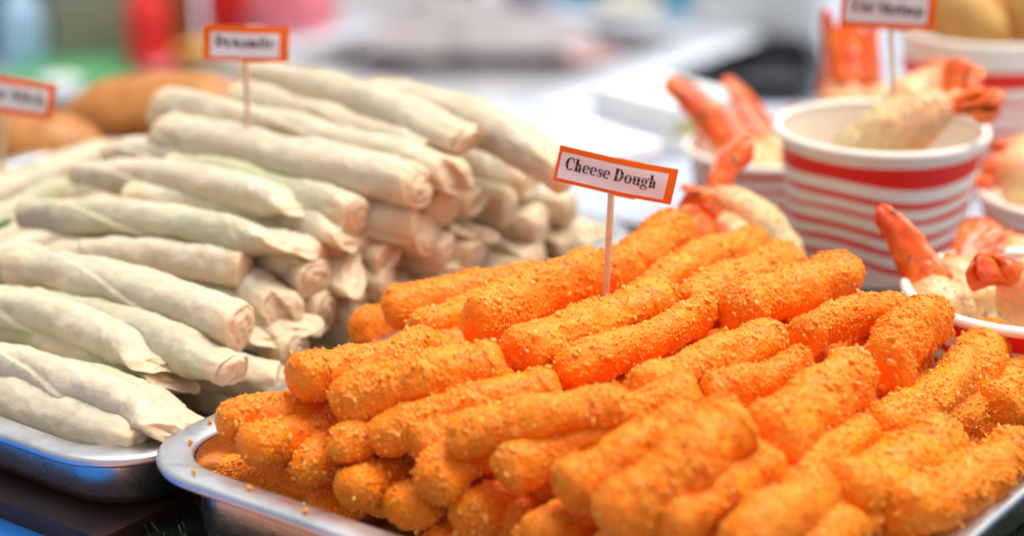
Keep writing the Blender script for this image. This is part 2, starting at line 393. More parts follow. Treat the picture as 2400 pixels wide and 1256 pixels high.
SPEC = [  # near tip, far tip (px of the 2400 px frame), depth under the heap's surface (or the heights of both tips), half thickness in px, label
 ((894, 731), (1118, 695), (.048, .050), 43, 'orange stick at the far side of its pile, blunt end facing the pale rolls'),
 ((828, 778), (1000, 715), (.036, .036), 40, 'small orange stick end peeping out lowest beside the pale rolls'),
 ((967, 772), (1195, 672), (.050, .052), 40, 'orange stick half hidden under the plump stick behind the sign'),
 ((1100, 768), (1400, 634), .0, 58, 'plump orange stick lying just behind the toothpick of the Cheese Dough sign'),
 ((1388, 652), (1592, 536), .0, 54, 'hindmost orange stick, pointing up under the Cheese Dough card'),
 ((1495, 690), (1780, 563), .004, 44, 'orange stick reaching towards the red shrimp tails beside the Cheese Dough card'),
 ((1604, 711), (1866, 599), .001, 47, 'orange stick between the one under the shrimp tails and the one before the striped cup'),
 ((1710, 741), (2000, 634), -.001, 55, 'long orange stick right in front of the striped Ebi Shrimp cup'),
 ((1190, 829), (1566, 688), -.002, 57, 'crusty orange stick pierced by the toothpick of the Cheese Dough sign'),
 ((1189, 856), (1470, 770), .011, 40, 'orange stick tucked beneath the one pierced by the toothpick'),
 ((1311, 874), (1665, 734), .001, 47, 'orange stick lying parallel just before the one with the toothpick'),
 ((1476, 903), (1822, 784), -.001, 49, 'smooth orange stick second before the one with the toothpick'),
 ((1866, 801), (2107, 717), .002, 46, 'orange stick crossing the gap in front of the base of the Ebi Shrimp cup'),
 ((1800, 815), (1985, 715), .012, 40, 'orange stick buried behind the smooth stick, only its crumbly flank showing'),
 ((2072, 880), (2184, 737), .002, 63, 'short chunky orange stick touching the rim of the low shrimp cup'),
 ((2178, 947), (2344, 780), .006, 53, 'slim browner orange stick sloping up to the red band of the low shrimp cup'),
 ((2295, 965), (2420, 835), .007, 58, 'pale crusted orange stick cut by the frame below the low shrimp cup'),
 ((2228, 990), (2440, 1005), .013, 42, 'orange stick lying crosswise with pale flaky crumbs'),
 ((1646, 931), (1896, 860), .004, 46, 'orange stick with a ragged tuft of big crumbs on top'),
 ((1780, 1026), (2024, 858), -.002, 70, 'thick reddish orange stick in the middle of the pile sloping steeply'),
 ((1968, 1012), (2138, 951), .012, 45, 'orange stick sunk between the thick reddish one and a paler one'),
 ((1850, 1100), (1960, 1020), .014, 42, 'orange stick deep in the groove under the thick reddish one'),
 ((1950, 1148), (2227, 1003), (.047, .046), 65, 'long paler orange stick above the one beside the bright tray rim'),
 ((2066, 1216), (2398, 1038), (.0385, .0385), 69, 'orange stick with a dark fleck lying along the bright tray rim'),
 ((1412, 1232), (1738, 968), -.006, 78, 'big blurred orange stick leaning steeply at the front of the pile'),
 ((1545, 1258), (1818, 1083), .003, 60, 'blurred orange stick beside the big steep one at the front'),
 ((1296, 1137), (1638, 980), -.001, 62, 'blurred orange stick just above the big steep one'),
 ((1160, 1112), (1440, 993), .005, 56, 'blurred orange stick half covered by its neighbour near the front'),
 ((1044, 1031), (1490, 950), -.001, 53, 'long smooth orange stick across the pile below the toothpick'),
 ((955, 1046), (1260, 925), .007, 50, 'orange stick end squeezed between the long smooth one and the flecked one'),
 ((855, 1028), (1312, 898), .003, 55, 'orange stick with a tiny dark fleck behind the long smooth one'),
 ((767, 944), (1183, 844), -.002, 62, 'fat orange stick with a round smooth end over the tray corner'),
 ((676, 895), (1035, 817), (.055, .056), 52, 'orange stick with a torn crumb spike at its tip'),
 ((1734, 1304), (1946, 1138), .0, 60, 'blurred orange stick with a flat top at the bottom edge'),
 ((1890, 1320), (2038, 1205), .002, 56, 'blurred orange stick tip poking up from the bottom edge'),
 ((1985, 1330), (2150, 1190), .014, 50, 'orange stick beneath the one along the bright tray rim'),
]
HIDDEN = {l for *_, l in SPEC if any(k in l for k in ('far side of its pile', 'small orange stick end', 'half hidden', 'tucked beneath', 'half covered', 'sunk between', 'crosswise'))}
FACE = [  # near tip, height of the axis there, heading, half thickness in px, label: the ends that show in the front face of the heap
 ((507, 997), .0430, 28, 52, 'orange stick end standing out over the empty tray corner'),
 ((565, 1051), .0400, 33, 52, 'orange stick end with a black speck and pale crumbs'),
 ((502, 1103), .0205, -20, 42, 'low orange stick lying along the inside of the front rim'),
 ((774, 1058), .0430, 48, 50, 'crumbly orange stick end under the fat round one'),
 ((687, 1110), .0340, 50, 52, 'ragged orange stick end in front of the crumbly one'),
 ((809, 1155), .0330, 50, 52, 'orange stick end tucked under two long ones near the front rim'),
 ((1000, 1143), .0400, 50, 56, 'dark orange stick end under the long smooth one'),
 ((925, 1200), .0290, 55, 54, 'yellowish blurred orange stick end close to the front rim'),
 ((745, 1215), .0180, 58, 48, 'lowest orange stick end showing right above the front rim'),
 ((628, 1165), .0150, 50, 46, 'dark orange stick deep behind the front rim'),
 ((1075, 1225), .0300, 52, 56, 'blurred orange stick in the lower gap between two leaning ones'),
 ((1225, 1275), .0320, 48, 58, 'blurred orange stick low between the big steep one and the rim'),
 ((1010, 1290), .0180, 54, 50, 'blurred orange stick sunk at the bottom edge near the front rim'),
 ((1400, 1320), .0300, 50, 58, 'blurred orange stick under the big steep one at the bottom edge'),
]
rnd = random.Random(11); first = {}
def place_stick(A, B, label, group, thick=None):
    i = rnd.randrange(len(STICKS))
    if i not in first: o = bpy.data.objects.new('breaded_stick', STICKS[i]); first[i] = o
    else: o = first[i].copy()
    COL.objects.link(o)
    thick = .0072 / SR if thick is None else 1.06 * thick * ((A + B) / 2 - CAM).dot(_f) / FPX / SR
    lay(o, A, B, SL, rnd.uniform(0, 6.28), thick); return tag(o, label, 'breaded stick', group)
for a, b, off, wpx, lab in SPEC:
    if isinstance(off, tuple): A, B = at_z(*a, off[0]), at_z(*b, off[1])
    else: A = on_surface(*a, mound, off); B = on_surface(*b, mound, off)
    d = (B - A)
    if lab in HIDDEN: B = A + d.normalized() * max(d.length, .062)
    if d.length > .082: B = A + d.normalized() * .082
    place_stick(A, B, lab, 'orange breaded sticks heaped in the steel tray', wpx)
for a, z_, hd, wpx, lab in FACE:
    A = at_z(*a, z_); B = A + Vector((math.cos(R(hd)), math.sin(R(hd)), rnd.uniform(-.03, .05))) * .064
    place_stick(A, B, lab, 'orange breaded sticks heaped in the steel tray', wpx)
for lay_, (zz, ins) in enumerate(((.0130, .010), (.0255, .021), (.0360, .033), (.0440, .046))):       # the layers the heap rests on
    for k in range(11):
        if zz < .02 and 0 < k < 10: continue
        for v0 in (.372 + ins, .445 + ins * .7):
            u = -.3775 + ins * .42 + k * (.0176 - ins * .085)
            if v0 + .068 > .542: v0 = .542 - .068
            A = W(u + rnd.uniform(-.002, .002), v0, zz); B = W(u + rnd.uniform(-.003, .003), v0 + .068, zz + rnd.uniform(-.001, .001))
            place_stick(A, B, 'orange breaded stick buried under the top layer of the pile', 'orange breaded sticks heaped in the steel tray')

rd_ = random.Random(8)
for k in range(7):
    u = (-.372, -.393, -.352, -.330, -.1835, -.1850, -.387)[k]; v = (.3600, .388, .3615, .3598, .455, .490, .374)[k]; q = [W(u, v, .0338 + .0004) + a * rd_.uniform(.0005, .0011) for a in CHIP]
    c = sum(q, Vector()) / len(q); o = link('fallen_crumb', mesh('fallen_crumb', [p - c for p in q], CHIPF, False), M['flake']); o.location = c
    tag(o, 'tiny orange crumb fallen on the rim of the orange sticks tray', 'crumb', 'crumbs fallen on the tray rim')
# ================================================================== pale raw rolls
RL, RR = .104, .0085
def roll_mesh(seed):
    rd = random.Random(seed * 5 + 1); nu, nv = 130, 84; sd = seed * 3.3
    style = (2 * (seed % 2), (seed + 1 + seed // 3) % 3); th0 = rd.uniform(0, 6); tw = rd.uniform(.3, 1.4)
    ph = rd.uniform(0, 6.28); obl = rd.uniform(0, 6.28); bend = rd.uniform(.0005, .0045); side = rd.uniform(-.003, .003)
    sq = rd.uniform(.80, .95); fold = rd.uniform(.012, .022); fa = rd.uniform(0, 6.28)
    def sect(t_, x):
        ring = []; e = min(x + RL / 2, RL / 2 - x); st = style[0] if x < 0 else style[1]; ex = 1 if x > 0 else -1
        k = max(0, 1 - e / .022)                       # 1 at the very end
        if st == 1: fy, fz = 1 + .14 * sm(k), sq * (1 - .60 * sm(k) ** 1.5)
        elif st == 2: fy, fz = 1 - .06 * sm(k), sq * (1 - .22 * sm(k))
        else: fy, fz = 1 + .05 * sm(k), sq + (1 - sq) * .6 * sm(k)
        r = RR * (1 + .06 * math.sin(t_ * 6 + ph) + .035 * math.sin(t_ * 13 + ph * 2)) * (1 - .04 * k)
        for j in range(nv):
            a = 2 * math.pi * j / nv; ca, sa = math.cos(a), math.sin(a)
            ca2 = math.copysign(abs(ca) ** .86, ca); sa2 = math.copysign(abs(sa) ** .86, sa)
            fr = ((a - th0 - tw * t_ * 3) / (2 * math.pi)) % 1.0
            rr = r + .0013 * (.5 - fr)                 # the loose edge of the wrapper
            fl = fold + .006 * math.cos(a - fa)        # the folded-in end shows as a second edge
            if e < fl: rr -= .0005 * sm((fl - e) / .0012)
            p = Vector((x, ca2 * rr * fy, sa2 * rr * fz))
            q = Vector((x * .35, p.y, p.z)); h = .0010 * NZ(q, 110, sd) + .0011 * NZ(p, 55, sd + 4) + .0005 * NZ(p, 170, sd + 6) + .00022 * NZ(p, 420, sd + 8)
            h += .0007 * sm(k) * NZ(Vector((x * .4, p.y, p.z)), 300, sd + 12)
            ob = (.0055 if st == 1 else .0018) * math.cos(a - obl) * sm(k) * ex
            ring.append(Vector((p.x + ob, p.y + ca * h + side * math.sin(math.pi * t_), p.z + sa * h + bend * (math.sin(math.pi * t_) - .6))))
        return ring
    body = [sect(i / nu, (i / nu - .5) * RL) for i in range(nu + 1)]
    def cap(ring, ex, st):
        c = sum(ring, Vector()) / nv; out = []
        for rho in (.985, .95, .90, .84, .77, .69, .60, .50, .40, .30, .2, .08):
            rr = []
            for j, p in enumerate(ring):
                a = 2 * math.pi * j / nv; q = c.lerp(p, rho); rnd_ = .0016 * math.sqrt(max(1 - rho * rho, 0))
                if st == 0:                                                   # rolled up: a spiral edge
                    ss = ((a / 6.283 + rho * 2.2 + ph) % 1.0); dx = rnd_ * 1.6 - .0009 * (ss ** 3) * min(1, (1 - rho) * 6) * min(1, rho * 3)
                elif st == 1: dx = rnd_ * .8 - .0010 * sm((1 - rho) / .5) + .0010 * math.sin(2 * a + ph) * (1 - rho)   # open fishtail
                else:                                                         # tucked flap
                    yy = rho * math.sin(a + ph); dx = rnd_ + (.0016 if yy > .1 else -.0012) * sm((1 - rho) * 5) * 1 - .0012 * abs(yy - .1) * (yy > .1)
                dx += .0007 * NZ(q, 260, sd + 30) * min(1, (1 - rho) * 4)
                rr.append(q + Vector((ex * dx, 0, 0)))
            out.append(rr)
        return out
    allr = cap(body[0], -1, style[0])[::-1] + body + cap(body[-1], 1, style[1])
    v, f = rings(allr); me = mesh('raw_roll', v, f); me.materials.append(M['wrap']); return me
ROLLS = [roll_mesh(s) for s in range(1, 16)]
def rsurf(u, v): return min(max(.028 + (v - .362) * .285, .0255), .0800)
rnd = random.Random(23); firstr = {}
def near_end(k): return [i for i in range(15) if (i + 2 + (i + 1) // 3) % 3 == k]
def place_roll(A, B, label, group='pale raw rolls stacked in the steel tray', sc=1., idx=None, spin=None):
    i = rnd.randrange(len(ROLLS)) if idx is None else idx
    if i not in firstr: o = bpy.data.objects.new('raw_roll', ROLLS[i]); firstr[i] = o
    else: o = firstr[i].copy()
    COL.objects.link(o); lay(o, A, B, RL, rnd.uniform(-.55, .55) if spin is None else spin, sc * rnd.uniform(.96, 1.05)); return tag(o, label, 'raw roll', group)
TOP = [  # far tip, near tip, depth under the surface, label
 ((-95, 900), (318, 1052), .008, 'lowest pale roll along the front rim of its tray, mostly covered'),
 ((-70, 832), (412, 1000), -.002, 'big pale roll at the front with a slanting folded end above the rim'),
 ((-85, 688), (372, 838), -.003, 'pale roll with a crumpled end lying on the big front one'),
 ((95, 715), (545, 862), .001, 'greenish pale roll wedged behind the two front ones'),
 ((55, 622), (555, 762), -.004, 'greenish pale roll with an open flap at its end facing the orange sticks'),
 ((140, 600), (572, 625), .004, 'pale roll with a flat round end below the broad long one'),
 ((62, 492), (684, 565), -.004, 'broad long pale roll with wrinkled skin below the green tinted one'),
 ((185, 395), (725, 480), -.003, 'pale roll with a green tinted side and pleated end'),
 ((420, 395), (834, 505), .002, 'pale roll whose bent end sticks out past the green tinted one'),
 ((278, 345), (720, 440), .004, 'pinkish white roll peeping out behind the green tinted one'),
 ((388, 308), (976, 430), -.003, 'pale roll with a red spot at its end, under the Dynamite toothpick'),
 ((386, 250), (1062, 400), .000, 'long pale roll behind the Dynamite toothpick'),
 ((560, 235), (1020, 360), .002, 'green veined pale roll between the long one and the topmost one'),
 ((596, 172), (1092, 325), -.004, 'topmost pale roll with a square folded end'),
 ((860, 205), (1318, 385), .000, 'hindmost pale roll sloping down at the far end of the stack'),
]
for a, b, off, lab in TOP:
    A = on_surface(*a, rsurf, off); B = on_surface(*b, rsurf, off)
    if 'lowest' in lab: A, B = W(-.519, .3765, .0285), W(-.409, .3745, .0285)
    place_roll(A, B, lab, idx=None)
STUB = [  # visible end, distance across the tray, turn, label
 ((648, 885), -.413, 22, 'pale roll end with a pinkish tip between the front rolls and the orange sticks'),
 ((462, 990), -.401, 4, 'crinkled pale roll tip just above the tray corner'),
 ((735, 648), -.426, -20, 'pale roll with a round spiral end facing the orange sticks'),
 ((660, 712), -.427, -16, 'greenish pale roll with a round end below the spiral one'),
 ((690, 815), -.420, -8, 'pale roll end low under the greenish round one'),
 ((830, 645), -.420, 8, 'pale roll end with a torn flap hanging over a dark gap'),
 ((966, 520), -.416, 22, 'pale roll with a flared fishtail end'),
 ((852, 770), -.420, -3, 'low pale roll end beside the smallest orange stick'),
 ((965, 690), -.416, 4, 'dusky pale roll end above the hindmost orange sticks'),
 ((1042, 590), -.413, 14, 'pinkish pale roll end in the lower middle of the stack'),
 ((1115, 530), -.412, 5, 'pale roll end right of the fishtail one'),
 ((1118, 470), -.414, 10, 'pale roll end below the square folded one'),
 ((1240, 420), -.418, -2, 'stubby pale roll end beneath the hindmost roll'),
 ((1262, 530), -.412, 6, 'pale roll end with a dark hollow near the Cheese Dough card'),
 ((1180, 640), -.410, 0, 'lowest pale roll end above the plump orange stick'),
 ((1335, 485), -.411, 10, 'pale roll end beside the edge of the Cheese Dough card'),
 ((1400, 575), -.409, 0, 'shaded pale roll end left of the Cheese Dough toothpick'),
 ((1330, 635), -.408, 5, 'blurred low pale roll end behind the plump orange stick'),
 ((1050, 655), -.412, -6, 'small pale roll end half hidden behind the far orange stick'),
 ((760, 720), -.424, 2, 'pale roll end squeezed under the spiral one'),
 ((905, 600), -.421, -6, 'pale roll end under the fishtail one'),
]
for p, u, turn, lab in STUB:
    B = on_u(*p, u); d = Matrix.Rotation(R(turn), 3, 'Z') @ D1
    place_roll(B - d * .104, B, lab, sc=1.02)
for px_, py_, u, turn, lab in ((1190, 480, -.414, 6, 'pale roll end between the stubby one and the hollow one'), (1040, 480, -.416, -4, 'pale roll end right under the square folded one'),
    (1330, 560, -.409, -3, 'pale roll end low beside the Cheese Dough toothpick'), (1110, 600, -.411, 8, 'pale roll end third row above the far orange sticks'),
    (905, 660, -.420, 10, 'crumpled pale roll end in the middle of the stack face'), (1250, 600, -.409, -6, 'pale roll end over the lowest row near the toothpick'),
    (1370, 530, -.409, 4, 'pale roll end just below the corner of the Cheese Dough card'), (700, 760, -.421, 6, 'pale roll end between the greenish round one and the tray corner'),
    (815, 560, -.424, -10, 'pale roll end just under the bent one'), (1000, 545, -.415, 12, 'pale roll end tucked against the fishtail one')):
    B = on_u(px_, py_, u); d = Matrix.Rotation(R(turn), 3, 'Z') @ D1
    place_roll(B - d * .104, B, lab, sc=1.0)
for k in range(10):                                    # rolls the stack rests on
    for z_, ins in ((.0172, 0), (.0345, .02), (.052, .09)):
        v_ = .385 + ins + k * .0245 * (.25 - ins) / .25
        if v_ > .622: continue
        place_roll(W(-.519, v_, z_), W(-.4165 - z_ * .25, v_ + rnd.uniform(-.003, .003), z_), 'pale raw roll buried inside the stack')
for a, b, z0, z1, lab in (((-70, 480), (248, 358), .046, .046, 'thin pale roll sloping up beside the brown fried bun'),
                          ((-90, 545), (215, 415), .040, .040, 'thin pale roll lying lower beside the wrinkled broad roll'),
                          ((-95, 590), (150, 520), .034, .034, 'thin pale roll half hidden behind the broad wrinkled roll'),
                          ((-120, 660), (150, 590), .030, .030, 'brown shaded thin roll at the edge above the front rolls')):
    place_roll(at_z(*a, z0), at_z(*b, z1), lab, 'thin pale rolls in the next tray', .92)
for k in range(6):
    for z_ in (.0165, .032):
        place_roll(W(-.562 - k * .019, .435, z_), W(-.562 - k * .019, .535, z_), 'thin pale roll at the bottom of the next tray', 'thin pale rolls in the next tray', .95)
lf = link('herb_leaf', mesh('herb_leaf', sweep(catmull([at_z(-25, 545, .05), at_z(5, 527, .054), at_z(28, 512, .05)], 10), capsule_radii(10, .0022, cap=.4), 10, .35)[0],
     sweep(catmull([at_z(-25, 545, .05), at_z(5, 527, .054), at_z(28, 512, .05)], 10), capsule_radii(10, .0022, cap=.4), 10, .35)[1]), m_noise('dark_leaf', (.03, .09, .01), (.05, .12, .02), 300, .4))
tag(lf, 'dark green herb leaf lying by the thin pale rolls', 'leaf')

# ================================================================== paper cups and shrimps
def cup(label, c, rt, rb, h, group, phase=0., seam=-1.6):
    e_ = empty('paper_cup', c, label, 'paper cup', group); th = .0006; cup_m = m_cup(phase)
    v, f = lathe([(rb * .3, .004), (rb - .0012, .004), (rb - .0008, .0), (rb, .0), (rb + .0002, .001)] + [(rb + (rt - rb) * k / 24, h * k / 24) for k in range(1, 25)], 96)
    link('cup_wall', mesh('cup_wall', v, f), cup_m, e_).rotation_euler.z = seam
    v, f = lathe([(rt - th, h)] + [(rb + (rt - rb) * k / 12 - th, h * k / 12) for k in range(11, 0, -1)] + [(rb - th, .0052), (.0005, .005)], 96)
    link('cup_lining', mesh('cup_lining', v, f), M['paper_in'], e_)
    br = .0018; v, f = lathe([(rt + br * .75 + br * math.cos(a * math.pi / 8), h + br * .6 + br * math.sin(a * math.pi / 8)) for a in range(17)], 96)
    link('rim', mesh('rim', v, f), M['paper_in'], e_)
    return e_
GC = 'striped paper cups on the table'
# thing seat heights: the front cup stands on a low steel plate
cA = at_d(2065, 300, .768); zA = cA.z - .0545
plate = empty('steel_plate', (cA.x, cA.y, 0), 'low dark grey steel plate under the Ebi Shrimp cup', 'plate')
v, f = lathe([(.001, zA - .0035), (.048, zA - .0035), (.0485, zA - .001), (.047, zA), (.001, zA)], 80)
o = link('plate_disc', mesh('plate_disc', v, f), m_steel('dull_steel', .35, .2, (.30, .29, .30)), plate)
v, f = lathe([(.030, 0), (.032, 0), (.026, zA - .0036), (.024, zA - .0036)], 60)
link('foot_ring', mesh('foot_ring', v, f), M['wall_steel'], plate)
cup('red and white striped paper cup carrying the Ebi Shrimp sign', (cA.x, cA.y, zA), .0385, .0325, .053, GC, .4)
cB = at_d(2412, 690, .652)
cup('low striped cup with three red shrimp tails, beside the orange sticks', (cB.x, cB.y, cB.z - .047), .0385, .033, .047, GC, 1.7)
cC = at_d(1800, 352, .862)
cup('blurred striped cup behind the shrimp tails, left of the Ebi Shrimp cup', (cC.x, cC.y, 0.0), .0340, .029, cC.z, GC, 2.2)
cD = W(-.333, .592)
cup('low cup almost hidden behind the orange sticks under red tails', (cD.x, cD.y, 0), .027, .024, .032, GC, 3.)
cE = at_d(2312, 74, .945)
cup('blurred striped cup full of tan croquettes at the top corner', (cE.x, cE.y, cE.z - .060), .0400, .034, .060, GC, .9)
st_ = empty('steel_plate', (cE.x, cE.y, 0), 'steel stand raising the cup of tan croquettes', 'plate')
v, f = lathe([(.001, 0), (.040, 0), (.0405, .001), (.0400, cE.z - .0605), (.001, cE.z - .0605)], 60)
link('plate_disc', mesh('plate_disc', v, f), M['wall_steel'], st_)
cF = at_z(2535, 462, .042)
cup('blurred striped cup at the frame edge behind the Ebi Shrimp cup', (cF.x, cF.y, 0), .0385, .033, .0425, GC, 2.9)
cG = at_d(2010, 300, .91)
cup('blurred cup hidden behind the Ebi Shrimp cup with tall orange tails', (cG.x, cG.y, 0), .034, .03, max(cG.z, .035), GC, 1.1)

def shrimp(label, pts, r, tails, group=None, seed=0, tail_r=.0042, cat='shrimp', cone=False, chips=0):
    """pts: body path, last one is where the tail grows; tails: list of fin tips."""
    root = pts[0]; e_ = empty('breaded_shrimp', root, label, cat, group); sd = seed * 4.7
    n = 80; path = catmull([p - root for p in pts], n)
    def tp(t_): return .92 + .16 * math.sin(t_ * 3.1) - .50 * max(0, t_ - .45) / .55
    def disp(q, t_, a):
        return (.0011 * NZ(q, 110, sd) + .0006 * NZ(q, 380, sd + 2) + .0003 * NZ(q, 900, sd + 3)) * (1.25 - .75 * t_)
    v, f = sweep(path, capsule_radii(n, r, tp, .14), 64, .92, disp=disp)
    nb = len(v); rc_ = random.Random(seed); al = [i // 64 / n for i in range(nb)]
    for _ in range(chips):                               # crisp grains of batter
        i = int(rc_.random() ** 1.5 * .8 * nb); p = v[i]; s_ = rc_.uniform(.0003, .0008); b0 = len(v)
        q = Quaternion((rc_.uniform(-1, 1), rc_.uniform(-1, 1), rc_.uniform(-1, 1), rc_.uniform(-1, 1))).normalized()
        v += [p + q @ Vector((a.x * 1.3, a.y, a.z * .8)) * s_ * rc_.uniform(.75, 1.2) for a in CHIP]; f += [tuple(b0 + x for x in t3) for t3 in CHIPF]; al += [0] * len(CHIP)
    me = mesh('body', v, f); at = me.attributes.new('along', 'FLOAT', 'POINT')
    at.data.foreach_set('value', al)
    link('body', me, M['batter'], e_)
    end = pts[-1] - root; bd_ = (path[-1] - path[-6]).normalized()
    for k, tip in enumerate(tails):
        tv = tip - root; L_ = (tv - end).length; side = (tv - end).normalized().cross(bd_); side = side if side.length > .05 else Vector((0, 0, 1))
        p0 = end - bd_ * .004; pp = catmull([p0, p0.lerp(tv, .5) + bd_ * L_ * .10, tv], 22)
        rr = [max(tail_r * (.62 + .55 * math.sin(math.pi * min(1, t_ / 20)) ** 1.3) * (1 if t_ < 12 else max(1 - ((t_ - 12) / 10.6) ** 2.2, 0) ** .7), .0003) for t_ in range(23)]
        if cone: rr = [max(tail_r * (1.2 - .72 * t_ / 22) * (1 if t_ < 19 else max(1 - ((t_ - 18.6) / 3.7) ** 2, 0) ** .5), .0003) for t_ in range(23)]
        else: rr = [max(tail_r * (.60 + .45 * min(1, t_ / 15)) * (1 if t_ < 18 else max(1 - ((t_ - 17.6) / 4.6) ** 2, 0) ** .5), .0003) for t_ in range(23)]
        ridge = lambda q, t_, a: .0007 * NZ(q, 210, sd + k) + .0004 * NZ(q, 600, sd + k) + .00035 * math.cos(5 * a) * t_
        v, f = sweep(pp, [x * 1.1 for x in rr], 30, .42 if cone else .26, up=side.normalized(), disp=ridge)
        link('tail_fin', mesh('tail_fin', v, f), M['tail'], e_)
    # the last ring of shell that the fins grow from
    pp = catmull([path[-12], end, end + bd_ * tail_r * 1.3], 14)
    rr = [r * .52 * (1 - .45 * i / 14) * (1 if i < 12 else .8 - .3 * (i - 12)) * (1 if i > 0 else .8) for i in range(15)]
    v, f = sweep(pp, rr, 26, .9, disp=lambda q, t_, a: .0006 * NZ(q, 240, sd + 7) + .0003 * NZ(q, 700, sd))
    link('tail_shell', mesh('tail_shell', v, f), M['tail'], e_)
    return e_
A = at_d
shrimp('breaded shrimp leaning in the striped cup under the Ebi Shrimp sign', [A(1975, 385, .765), A(2070, 325, .752), A(2165, 270, .745), A(2235, 235, .745)], .0122,
       [A(2252, 138, .748), A(2356, 226, .735), A(2292, 158, .755), A(2338, 275, .735), A(2306, 205, .742)], seed=1, tail_r=.0045, chips=420)
shrimp('paler breaded shrimp behind the one under the Ebi Shrimp sign', [A(2090, 300, .79), A(2140, 225, .79), A(2195, 170, .795)], .0092, [A(2225, 150, .80), A(2190, 140, .80)], seed=2, tail_r=.0035)
GB = 'shrimps in the low striped cup'
shrimp('shrimp with a long upright red tail in the low striped cup', [A(2230, 775, .655), A(2195, 705, .655), A(2180, 650, .657)], .0112, [A(2060, 484, .668)], GB, 3, .0062, cone=True, chips=200)
shrimp('shrimp with a knobbly orange tail behind the one with the long upright tail', [A(2310, 740, .668), A(2245, 665, .675), A(2228, 620, .682)], .0105, [A(2344, 528, .692), A(2300, 510, .695), A(2350, 560, .690), A(2322, 515, .70)], GB, 4, .0040, chips=160)
shrimp('shrimp with a dark flecked tail pointing over the rim of the low striped cup', [A(2440, 760, .652), A(2410, 690, .648), A(2360, 632, .642)], .0118, [A(2266, 652, .632), A(2278, 612, .638), A(2318, 594, .64), A(2290, 630, .63)], GB, 5, .0038, chips=200)
shrimp('pale breaded shrimp at the back of the low striped cup', [A(2430, 690, .69), A(2390, 610, .70), A(2360, 560, .705)], .0095, [A(2345, 535, .712)], GB, 6, .003)
GD = 'shrimps beside the Cheese Dough card'
shrimp('shrimp with a red tail rising beside the Cheese Dough card', [A(1860, 640, .722), A(1795, 545, .722), A(1715, 480, .718), A(1660, 460, .715)], .0085, [A(1758, 330, .728), A(1728, 352, .735), A(1700, 400, .722), A(1598, 440, .712)], GD, 7, .0046, chips=160)
shrimp('shrimp with a drooping red tail just above the orange sticks', [A(1760, 640, .70), A(1710, 555, .702), A(1670, 505, .70)], .0080, [A(1592, 530, .695), A(1596, 470, .70), A(1640, 560, .690)], GD, 8, .0062)
GCc = 'blurred shrimps behind the Cheese Dough card'
shrimp('blurred shrimp with an arched orange tail left of the striped cups', [A(1770, 440, .862), A(1752, 385, .866), A(1725, 325, .87)], .0125,
       [A(1560, 186, .88)], GCc, 9, .0078, cone=True)
shrimp('blurred shrimp with a pointed red tail beside the Ebi Shrimp cup', [A(1840, 410, .88), A(1822, 360, .885), A(1800, 315, .89)], .0125,
       [A(1698, 182, .90)], GCc, 10, .0074, cone=True)
shrimp('blurred pale shrimp rising behind the rim of the Ebi Shrimp cup', [A(1830, 400, .905), A(1845, 320, .91), A(1850, 275, .92)], .0115, [A(1880, 250, .925)], GCc, 15, .003)
GG = 'tall blurred shrimps under the Ebi Shrimp card'
for k, (a_, b_, c_, s_) in enumerate((((1985, 300), (1960, 160), (1935, 20), 'outer'), ((2040, 300), (2040, 170), (1985, 20), 'middle'), ((2000, 320), (1995, 210), (1990, 120), 'short'))):
    lab = ('tall blurred orange shrimp beside the far white foam box', 'tall blurred orange shrimp close behind the Ebi Shrimp toothpick', 'short blurred shrimp between two taller ones under the Ebi Shrimp card')[k]
    shrimp(lab, [A(*a_, .90 + .012 * k), A((a_[0] + b_[0]) / 2, (a_[1] + b_[1]) / 2, .90 + .012 * k), A(b_[0], b_[1] + 30, .905 + .012 * k)], .0105 if k < 2 else .011,
           [A(*c_, .90 + .012 * k), A(c_[0] + 60, c_[1] + 25, .91 + .012 * k)], GG, 11 + k, .0095, cone=True)
GF = 'shrimps in the cup at the frame edge'
shrimp('blurred pink shrimp lying in the cup at the frame edge', [A(2460, 470, .78), A(2390, 410, .78), A(2340, 400, .785)], .0125, [A(2298, 440, .78), A(2310, 380, .79)], GF, 16, .005)
shrimp('blurred tan shrimp above the pink one at the frame edge', [A(2480, 420, .81), A(2410, 370, .815), A(2360, 350, .82)], .0115, [A(2320, 350, .825)], GF, 17, .004)

def croquette(name, label, A_, B_, r, m, group, seed, cat, flat=.95):
    c = (A_ + B_) / 2; pth = catmull([A_ - c, (B_ - A_) * .0 + Vector((0, 0, .002)), B_ - c], 40)
    v, f = sweep(pth, capsule_radii(40, r, lambda t_: .8 + .25 * math.sin(math.pi * t_), .3), 40, flat,
                 disp=lambda q, t_, a: .0012 * NZ(q, 60, seed) + .0005 * NZ(q, 300, seed) + .0002 * NZ(q, 900, seed))
    o = link(name, mesh(name, v, f), m); o.location = c; return tag(o, label, cat, group)
GE = 'tan croquettes in the far cup'
croquette('croquette', 'blurred tan croquette tilting out of the top corner cup beside the Ebi Shrimp card', A(2370, 150, .945), A(2140, -55, .935), .0150, M['tan_light'], GE, 1, 'croquette')
croquette('croquette', 'blurred tan croquette standing taller in the top corner cup', A(2420, 130, .965), A(2270, -90, .97), .0145, M['tan_light'], GE, 2, 'croquette')
croquette('croquette', 'blurred tan croquette at the frame edge of the top corner cup', A(2440, 110, .935), A(2400, -40, .94), .0125, M['tan_light'], GE, 3, 'croquette')
GBn = 'golden brown fried buns behind the rolls'
croquette('fried_bun', 'large golden brown fried bun behind the stack of pale rolls', A(130, 305, .985), A(640, 285, .955), .0265, M['tan'], GBn, 4, 'fried bun', .85)
croquette('fried_bun', 'golden brown fried bun behind the thin rolls and the sign reading Stick', A(-160, 375, .925), A(262, 378, .905), .0225, M['tan'], GBn, 5, 'fried bun', .9)

